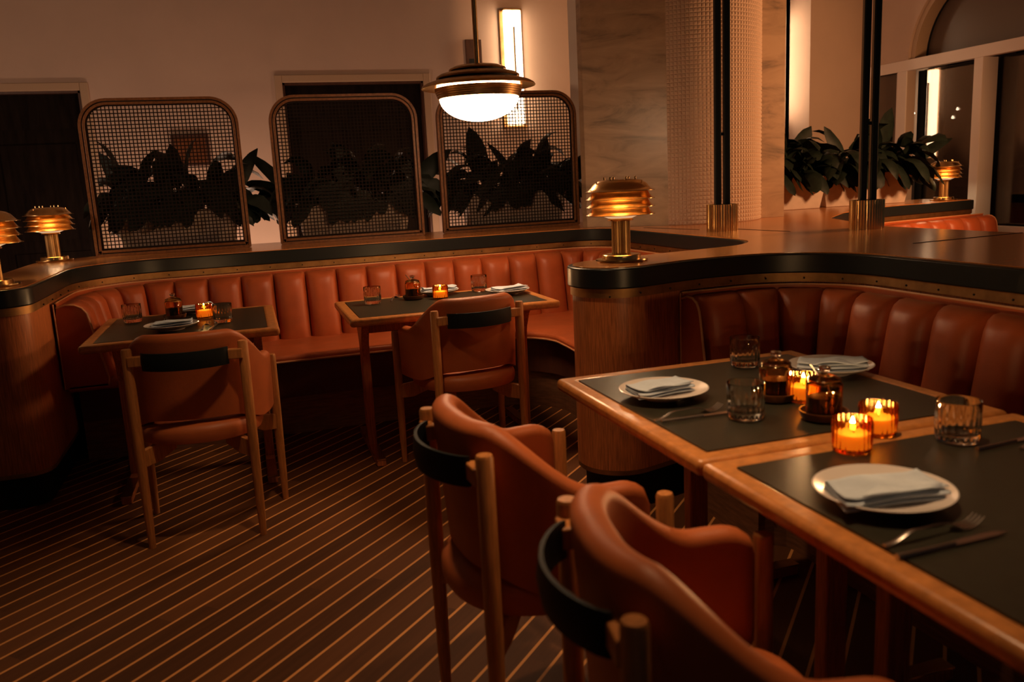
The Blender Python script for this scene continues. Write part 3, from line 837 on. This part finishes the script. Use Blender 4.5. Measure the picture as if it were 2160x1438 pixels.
def knife(x, y, rz, lab, z=ZT):
    mb = MB(); rows = []
    for i in range(21):
        t = i / 20; xx = t * .115; w_ = .0052 - .0012 * sstep(.3, 1, t); h = .0042 * (1 - .3 * t)
        rows.append([(xx, w_ * math.cos(a), .0045 + h * math.sin(a)) for a in [2 * PI * k / 8 for k in range(8)]])
    mb.grid(rows, closed_v=True, cap0=True, cap1=True)
    rows = []
    for i in range(15):
        t = i / 14; xx = .112 + t * .112; hi = .0065 + .0025 * math.sin(PI * t) - .006 * sstep(.8, 1, t); lo = -.0055 + .004 * sstep(.75, 1, t)
        rows.append([(xx, lo, .0040), (xx, hi, .0046), (xx, hi, .0030), (xx, lo, .0034)])
    mb.grid(rows, closed_v=True, cap0=True, cap1=True)
    o = mb.build('knife', M['steel'], None, smooth=50); o.location = (x, y, z); o.rotation_euler = (0, 0, rz)
    return tag(o, lab, 'knife', 'steel knives')
fork(.915, 1.812, .12, 'fork between the left corner plate and the front tumbler on the near tables')
knife(.925, 1.795, -.02, 'knife in front of the fork by the left corner plate on the near tables')
fork(.915, 1.022, .06, 'fork below the plate on the nearest table, tines pointing right')
knife(.902, .980, .03, 'knife below the fork at the lower right of the nearest table')
knife(1.405, 1.315, .08, 'knife right of the tumbler at the right edge of the photo')
fork(1.49, 1.285, .25, 'fork leaning across the knife at the right edge of the photo', ZT)
fork(-.235, 4.04, 1.45, 'fork right of the front plate on the left table')
knife(-.200, 4.02, 1.42, 'knife right of the front plate on the left table, catching candle light')
fork(-.43, 4.50, 1.5, 'small fork glinting behind the front plate of the left table')
fork(.70, 4.44, 1.2, 'fork glinting right of the left tumbler on the middle table')

# tumblers
def tumbler(x, y, lab):
    t = thing('tumbler', lab, 'glass', (x, y, ZT), 0, 'clear ribbed tumblers')
    rf = lambda a, z: 1 + (.022 * math.cos(20 * a) if .010 < z < .060 else 0)
    g = MB().lathe([(0, .0008), (.038, .0008), (.0415, .003), (.0430, .010), (.0438, .014), (.0440, .02), (.0445, .035), (.0450, .050), (.0453, .059), (.0455, .066), (.0455, .0905), (.0448, .0922)], 120, rfun=rf, captop=False)
    inner = MB().lathe([(.0448, .0922), (.0436, .0915), (.0430, .088), (.0425, .06), (.0415, .03), (.0395, .0215), (.034, .0185), (0, .0175)], 120, captop=False)
    g.add(inner.v, inner.f); g.build('glass_wall', M['clear'], t, smooth=35, weld=True)
    return t
tb = tumbler(1.438, 2.226, 'clear tumbler farthest back on the near joined tables')
for (x, y), lab in (((1.125, 1.737), 'clear tumbler at the front by the fork on the near tables'),
                    ((1.422, 1.384), 'clear tumbler at the right beside the table joint'),
                    ((-.582, 4.556), 'clear tumbler at the left of the left table'),
                    ((-.144, 4.258), 'clear tumbler next to the candle on the left table'),
                    ((.606, 4.437), 'clear tumbler at the left of the middle table'),
                    ((1.225, 4.56), 'clear tumbler beside the right plate of the middle table')):
    dup(tb, (x, y, ZT), x * 3, lab)

# amber votive holders with candles
def votive(x, y, lab, lab2):
    t = thing('votive_holder', lab, 'candle holder', (x, y, ZT), 0, 'amber ribbed votive holders')
    rf = lambda a, z: 1 + (.05 * math.cos(22 * a) if .006 < z < .064 else 0)
    MB().lathe([(0, .001), (.037, .001), (.0395, .006), (.0400, .03), (.0405, .062), (.0405, .0715), (.0398, .0728), (.0385, .0715), (.0382, .03), (.0375, .010), (0, .008)], 120, rfun=rf).build('ribbed_glass', M['amber'], t, smooth=35)
    c = thing('candle', lab2, 'candle', (x, y, ZT + .0105), 0, 'lit votive candles')
    MB().lathe([(0, 0), (.034, 0), (.0345, .030), (.031, .0315), (.012, .0295), (0, .0295)], 32).build('wax', M['wax'], c, smooth=40)
    MB().tube([(0, 0, .0295), (.0005, 0, .037)], .0008, 5).build('wick', M['kick'], c)
    MB().lathe([(0, .0335), (.0040, .038), (.0060, .044), (.0042, .053), (.0, .064)], 12).build('flame', M['flame'], c, smooth=60)
    return t, c
v0, c0 = votive(1.343, 1.808, 'amber votive holder between the two honey jars on the near tables', 'lit candle between the two honey jars on the near tables')
for (x, y), a, b in (((1.186, 1.429), 'foremost amber votive holder, nearest the big plate', 'lit candle in the foremost votive holder, nearest the big plate'),
                     ((1.312, 1.498), 'amber votive holder just behind and right of the foremost one', 'lit candle just behind and right of the foremost one'),
                     ((-.237, 4.480), 'amber votive holder on the left table beside the tumbler', 'lit candle on the left table beside the tumbler'),
                     ((.965, 4.400), 'amber votive holder on the middle table behind the chair back', 'lit candle on the middle table behind the chair back')):
    dup(v0, (x, y, ZT), x, a); dup(c0, (x, y, ZT + .0105), 0, b)

# syrup jars with glass lids, on saucers, with a spoon
def jar(x, y, lab):
    t = thing('honey_jar', lab, 'jar', (x, y, ZT + .0075), 0, 'lidded amber syrup jars')
    MB().lathe([(0, .001), (.039, .001), (.0415, .006), (.042, .05), (.0425, .078), (.038, .086), (.036, .087), (.036, .084), (.0395, .077), (.0395, .008), (0, .0045)], 48).build('glass_body', M['jarglass'], t, smooth=40)
    MB().lathe([(0, .0055), (.0385, .0055), (.0388, .050), (0, .052)], 40).build('syrup', M['syrup'], t, smooth=40)['label'] = 'dark red syrup'
    l = MB().lathe([(0, .0885), (.0365, .0885), (.039, .0905), (.036, .094), (.018, .101), (.010, .1035), (0, .104)], 40).build('lid', M['jarglass'], t, smooth=40)
    MB().lathe([(0, .1035), (.0085, .1035), (.0075, .108), (.0125, .112), (.0145, .117), (.0125, .122), (0, .1235)], 28).build('knob', M['clear'], l, smooth=50)
    return t
def saucer(x, y, lab):
    o = MB().lathe([(0, .001), (.044, .001), (.052, .004), (.0575, .020), (.0575, .0225), (.0545, .0225), (.0505, .0085), (.046, .0065), (0, .0065)], 48).build('saucer', M['saucer'], None, smooth=40)
    o.location = (x, y, ZT); return tag(o, lab, 'saucer', 'brown saucers under the syrup jars')
def spoon(x, y, lab, rz):
    mb = MB(); mb.tube([(-.014, 0, .060), (.010, 0, .092), (.034, 0, .128)], [.0018, .002, .0026], 7)
    mb.lathe([(0, -.002), (.007, -.001), (.0095, .001), (.0, .002)], 14, (-.017, 0, .057))
    o = mb.build('honey_spoon', M['steel'], None, smooth=60); o.location = (x, y, ZT + .0075); o.rotation_euler = (0, 0, rz)
    return tag(o, lab, 'spoon', 'spoons standing in the syrup jars')
J = [((1.290, 1.852), 'farther syrup jar on the near tables, behind the front tumbler', 'saucer under the farther syrup jar of the near tables'),
     ((1.285, 1.650), 'nearer syrup jar on the near tables, between the candles', 'saucer under the nearer syrup jar of the near tables'),
     ((-.385, 4.562), 'syrup jar on the left table in front of the back plate', 'saucer under the syrup jar of the left table'),
     ((.832, 4.480), 'syrup jar on the middle table with a spoon sticking out', 'saucer under the syrup jar of the middle table')]
j0 = None
for (x, y), a, b in J:
    if j0 is None: j0 = jar(x, y, a)
    else: dup(j0, (x, y, ZT + .0075), x * 2, a)
    saucer(x, y, b)
spoon(1.285, 1.650, 'spoon handle leaning out of the nearer syrup jar on the near tables', 2.75)
spoon(.832, 4.480, 'spoon handle leaning left out of the middle table syrup jar', 2.9)

# ------------------------------------------------------------------ brass table lamps
def lamp(x, y, lab, rz):
    t = thing('table_lamp', lab, 'lamp', (x, y, 1.0025), rz, 'tiered brass table lamps'); t.scale = (.94, .94, .97)
    MB().lathe([(0, 0), (.113, 0), (.115, .004), (.113, .009), (.086, .011), (.085, .026), (.082, .029), (.046, .030), (0, .030)], 64).build('base', M['brass'], t, smooth=35)
    MB().lathe([(.040, .029), (.040, .172)], 96, rfun=lambda a, z: 1 + .03 * math.cos(24 * a)).build('fluted_stem', M['stem'], t, smooth=20)
    MB().lathe([(.040, .170), (.056, .172), (.058, .176), (.052, .178), (.056, .182), (.045, .186), (0, .186)], 48).build('collar', M['brass'], t, smooth=35)
    MB().lathe([(0, .186), (.026, .190), (.030, .200), (.030, .300), (.0, .316)], 40).build('bulb', M['lampglow'], t, smooth=35)['label'] = 'glowing inner bulb'
    MB().lathe([(.0, .180), (.05, .181), (.088, .196), (.090, .200), (.0, .199)], 40).build('opal_bowl', M['opal'], t, smooth=40)
    for k, z in enumerate((.198, .231, .264)):
        MB().lathe([(.112, z + .043), (.121, z + .030), (.131, z + .015), (.142, z + .003), (.152, z), (.1525, z - .002), (.142, z + .001), (.129, z + .013), (.119, z + .028), (.110, z + .042)], 72, closed=True).build('louvre', M['brass'], t, smooth=50)
    MB().lathe([(0, .345), (.075, .344), (.098, .338), (.116, .326), (.129, .310), (.140, .300), (.152, .297), (.1525, .295), (.140, .297), (.127, .307), (.113, .323), (.096, .334), (.074, .340), (0, .341)], 72).build('dome', M['brass'], t, smooth=50)
    for k in range(6):
        a = 2 * PI * k / 6 + .3
        MB().lathe([(.0042, .336), (.0042, .353), (.003, .356), (0, .3565)], 10, (.068 * math.cos(a), .068 * math.sin(a), 0)).build('knob', M['brass'], t, smooth=40)
    for k in range(3):
        a = 2 * PI * k / 3 + .9
        MB().lathe([(.0025, .194), (.0025, .338)], 8, (.112 * math.cos(a), .112 * math.sin(a), 0)).build('rod', M['brass'], t, smooth=40)
    return t
lp = lamp(1.490, 3.225, 'brass tiered table lamp on the rounded ledge end in the centre', .2)
dup(lp, (-1.160, 5.93, 1.0025), 1.1, 'brass tiered table lamp left of the left mesh screen')
dup(lp, (-1.105, 4.32, 1.0025), 2.0, 'brass tiered table lamp cut off by the left edge of the photo')
dup(lp, (5.83, 5.95, 1.0025), .6, 'brass tiered table lamp at the far right in front of the window')

# ------------------------------------------------------------------ pendant
pd = thing('pendant_lamp', 'stepped brass pendant with glowing opal bowl hanging over the middle table', 'pendant lamp', (1.212, 4.30, 0))
MB().lathe([(.013, 1.93), (.013, 3.69)], 16).build('rod', M['bronze'], pd, smooth=60)
MB().lathe([(.05, 3.67), (.05, 3.70)], 24).build('ceiling_rose', M['bronze'], pd, smooth=40)
def bowl():
    pr = []
    for i in range(15):
        a = PI / 2 * i / 14; pr.append((.203 * math.sin(a), 1.782 - .120 * math.cos(a)))
    return pr + [(.203, 1.800), (.0, 1.801)]
MB().lathe(bowl(), 48).build('opal_bowl', M['globe'], pd, smooth=50)['label'] = 'glowing white opal bowl'
MB().lathe([(.2045, 1.776), (.209, 1.777), (.2085, 1.785), (.213, 1.787), (.2125, 1.795), (.217, 1.797), (.2165, 1.805), (.221, 1.807), (.2205, 1.815), (.2245, 1.817), (.224, 1.829), (.205, 1.829)], 80, closed=True).build('collar_ring', M['bronze'], pd, smooth=30)
MB().lathe([(.0, 1.826), (.213, 1.826), (.213, 1.833), (0, 1.835)], 48).build('upper_glow', M['globe'], pd, smooth=40)
MB().lathe([(.20, 1.836), (.262, 1.836), (.285, 1.833), (.291, 1.830), (.2925, 1.833), (.286, 1.842), (.265, 1.854), (.235, 1.863), (.214, 1.867), (0, 1.869), (0, 1.836)], 80).build('brim', M['bronze'], pd, smooth=30)
MB().lathe([(.200, 1.866), (.200, 1.880)], 64).build('shadow_gap', M['kick'], pd, smooth=30)
MB().lathe([(0, 1.877), (.211, 1.877), (.2135, 1.880), (.212, 1.886), (.196, 1.896), (.165, 1.904), (.140, 1.907), (0, 1.907)], 64).build('upper_tier', M['bronze'], pd, smooth=30)
MB().lathe([(.134, 1.905), (.134, 1.918)], 64).build('shadow_gap', M['kick'], pd, smooth=30)
MB().lathe([(0, 1.915), (.144, 1.915), (.1465, 1.918), (.144, 1.923), (.120, 1.934), (.08, 1.940), (.03, 1.943), (.018, 1.948), (0, 1.948)], 64).build('top_tier', M['bronze'], pd, smooth=30)

# ------------------------------------------------------------------ wall sconces, sign, picture
def sconce(lab, loc, rz):
    t = thing('wall_sconce', lab, 'wall lamp', loc, rz, 'tall glowing wall sconces')   # local: -y points into the room
    H = 1.095
    MB().box(-.112, .112, -.02, -.001, 0, H).build('back_plate', M['brass_dull'], t, bevel=.003)
    for s in (-1, 1):
        MB().box(s * .042 - .034, s * .042 + .034, -.105, -.02, .035, H - .02).build('glow_panel', M['sconce'], t, bevel=.006)
    MB().box(-.105, .105, -.10, -.02, 0, .022).build('bottom_plate', M['brass'], t, bevel=.003)
    MB().box(-.090, .090, -.09, -.02, H - .018, H - .002).build('top_plate', M['brass'], t, bevel=.003)
    MB().box(-.006, .006, -.118, -.02, .17, H - .17).build('centre_rod', M['rodbrass'], t)
    return t
s0 = sconce('tall glowing wall sconce behind the pendant lamp', (2.60, 7.999, 1.85), 0)
dup(s0, (5.44, 7.999, 1.85), 0, 'wall sconce behind the marble column, its glow showing on the bright strip of wall')
dup(s0, (8.299, 8.68, 1.36), -PI / 2, 'tall glowing wall sconce seen through the arched window')
sg = thing('wall_sign', 'small dark framed plate on the wall behind the pendant rod', 'sign', (2.222, 7.998, 2.33))
MB().box(-.077, .077, -.03, 0, 0, .345).build('frame', M['doorwood'], sg, bevel=.004)
MB().box(-.05, .05, -.034, -.029, .03, .17).build('panel', M['kick'], sg)
pc = thing('wall_picture', 'small brown framed picture on the wall behind the left plant', 'picture', (-.375, 7.998, 1.62))
MB().box(-.155, .155, -.03, 0, 0, .275).build('frame', M['doorwood'], pc, bevel=.006)
MB().box(-.125, .125, -.032, -.028, .03, .245).build('picture_panel', M['saucer'], pc)
# bulbs and palm in the vestibule
def pend_bulb(y, z, lab):
    t = thing('hanging_bulb', lab, 'light bulb', (7.6, y, z), 0, 'small bulbs beyond the window')
    MB().lathe([(0, -.012), (.012, -.006), (.014, .002), (.008, .016), (.003, .024), (0, .028)], 14).build('bulb', M['bulb'], t, smooth=60)
    MB().tube([(0, 0, .02), (0, 0, 3.69 - z)], .0015, 5).build('cord', M['kick'], t)
pend_bulb(8.26, 1.90, 'small glowing bulb left of the sconce beyond the window')
pend_bulb(7.62, 1.885, 'small glowing bulb right of the sconce beyond the window, upper one')
pend_bulb(7.68, 1.80, 'small glowing bulb right of the sconce beyond the window, lower one')
pt = thing('palm_plant', 'palm fronds in shadow at the right edge beyond the window', 'plant', (7.3, 5.78, 0))
MB().lathe([(.13, 0), (.16, .35), (.14, .35), (.135, .30), (0, .30)], 24).build('pot', M['pot'], pt, smooth=40)
MB().tube([(0, 0, .28), (.02, .03, .9), (0, .05, 1.25)], [.03, .022, .016], 8).build('stem', M['doorwood'], pt, smooth=60)
pm = MB(); rng = random.Random(5)
for i in range(60):
    leaf(pm, rng, (0, .05, 1.22 + rng.uniform(-.06, .04)), rng.uniform(0, 6.28), rng.uniform(.3, 1.3), rng.uniform(.45, .75), .035, .22, True)
pm.build('fronds', M['palm'], pt, smooth=60)

# ------------------------------------------------------------------ light
def lamp_light(name, loc, energy, col, size=.08, kind='POINT', rot=None, spot=None, blend=.6):
    d = bpy.data.lights.new(name, kind); d.energy = energy; d.color = col
    if kind == 'AREA': d.shape = 'DISK'; d.size = size
    else: d.shadow_soft_size = size
    if kind == 'SPOT': d.spot_size = spot; d.spot_blend = blend
    o = bpy.data.objects.new(name, d); COL.objects.link(o); o.location = loc
    if rot: o.rotation_euler = rot
    return o
WARM = (1, .60, .30); WARM2 = (1, .66, .40)
# candle flames light the tables (the flame meshes are tiny, so each has a point lamp at the flame)
for (x, y) in ((1.343, 1.808), (1.186, 1.429), (1.312, 1.498), (-.237, 4.480), (.965, 4.400)):
    lamp_light('candle_light', (x, y, ZT + .075), 3.4, (1, .54, .22), .008)
# downlights and pendant of the room outside the frame, plus added wall spots
RIGHT = (1, .45, .18); LEFT = (1, .62, .41)
def aim(a, b): return (Vector(b) - Vector(a)).to_track_quat('-Z', 'Y').to_euler()
lamp_light('downlight_outside', (.95, 1.45, 2.9), 120, WARM, .06, 'SPOT', (0, 0, 0), math.radians(54), 1.)
lamp_light('downlight_outside', (.35, 2.45, 3.2), 90, WARM, .06, 'SPOT', (0, 0, 0), math.radians(62), .5)
lamp_light('pendant_light_outside', (.0, .45, 2.9), 1.2, WARM, .12)
p = (-2.7, 4.6, 1.80); lamp_light('wall_fill_outside', p, 60, LEFT, .15, 'SPOT', aim(p, (-.2, 8, 2.1)), math.radians(100), .8)  # unseen spot added to wash the left part of the back wall
p = (5.3, 3.7, 1.85); lamp_light('wall_fill_outside', p, 250, RIGHT, .15, 'SPOT', aim(p, (3.2, 6.5, 1.5)), math.radians(135), .6)  # unseen spot added to brighten the right walls, column and ledge
# unseen fill lights added low behind the ledge to brighten the back wall
lamp_light('passage_fill', (-.7, 7.2, .55), 22, LEFT, .1)
lamp_light('passage_fill', (.3, 7.2, .55), 19, LEFT, .1)
lamp_light('passage_fill', (1.9, 7.2, .55), 18, LEFT, .1)

w = bpy.data.worlds.new('world'); SC.world = w; w.use_nodes = True
bg = w.node_tree.nodes['Background']; bg.inputs[0].default_value = (.50, .62, .66, 1); bg.inputs[1].default_value = .022
SC.view_settings.view_transform = 'Standard'; SC.view_settings.look = 'None'
SC.view_settings.exposure = 0; SC.view_settings.gamma = 1; SC.view_settings.use_curve_mapping = False
cy = SC.cycles
cy.max_bounces = 12; cy.diffuse_bounces = 3; cy.glossy_bounces = 4; cy.transparent_max_bounces = 16; cy.transmission_bounces = 10
cy.caustics_reflective = False; cy.caustics_refractive = False; cy.sample_clamp_indirect = 4
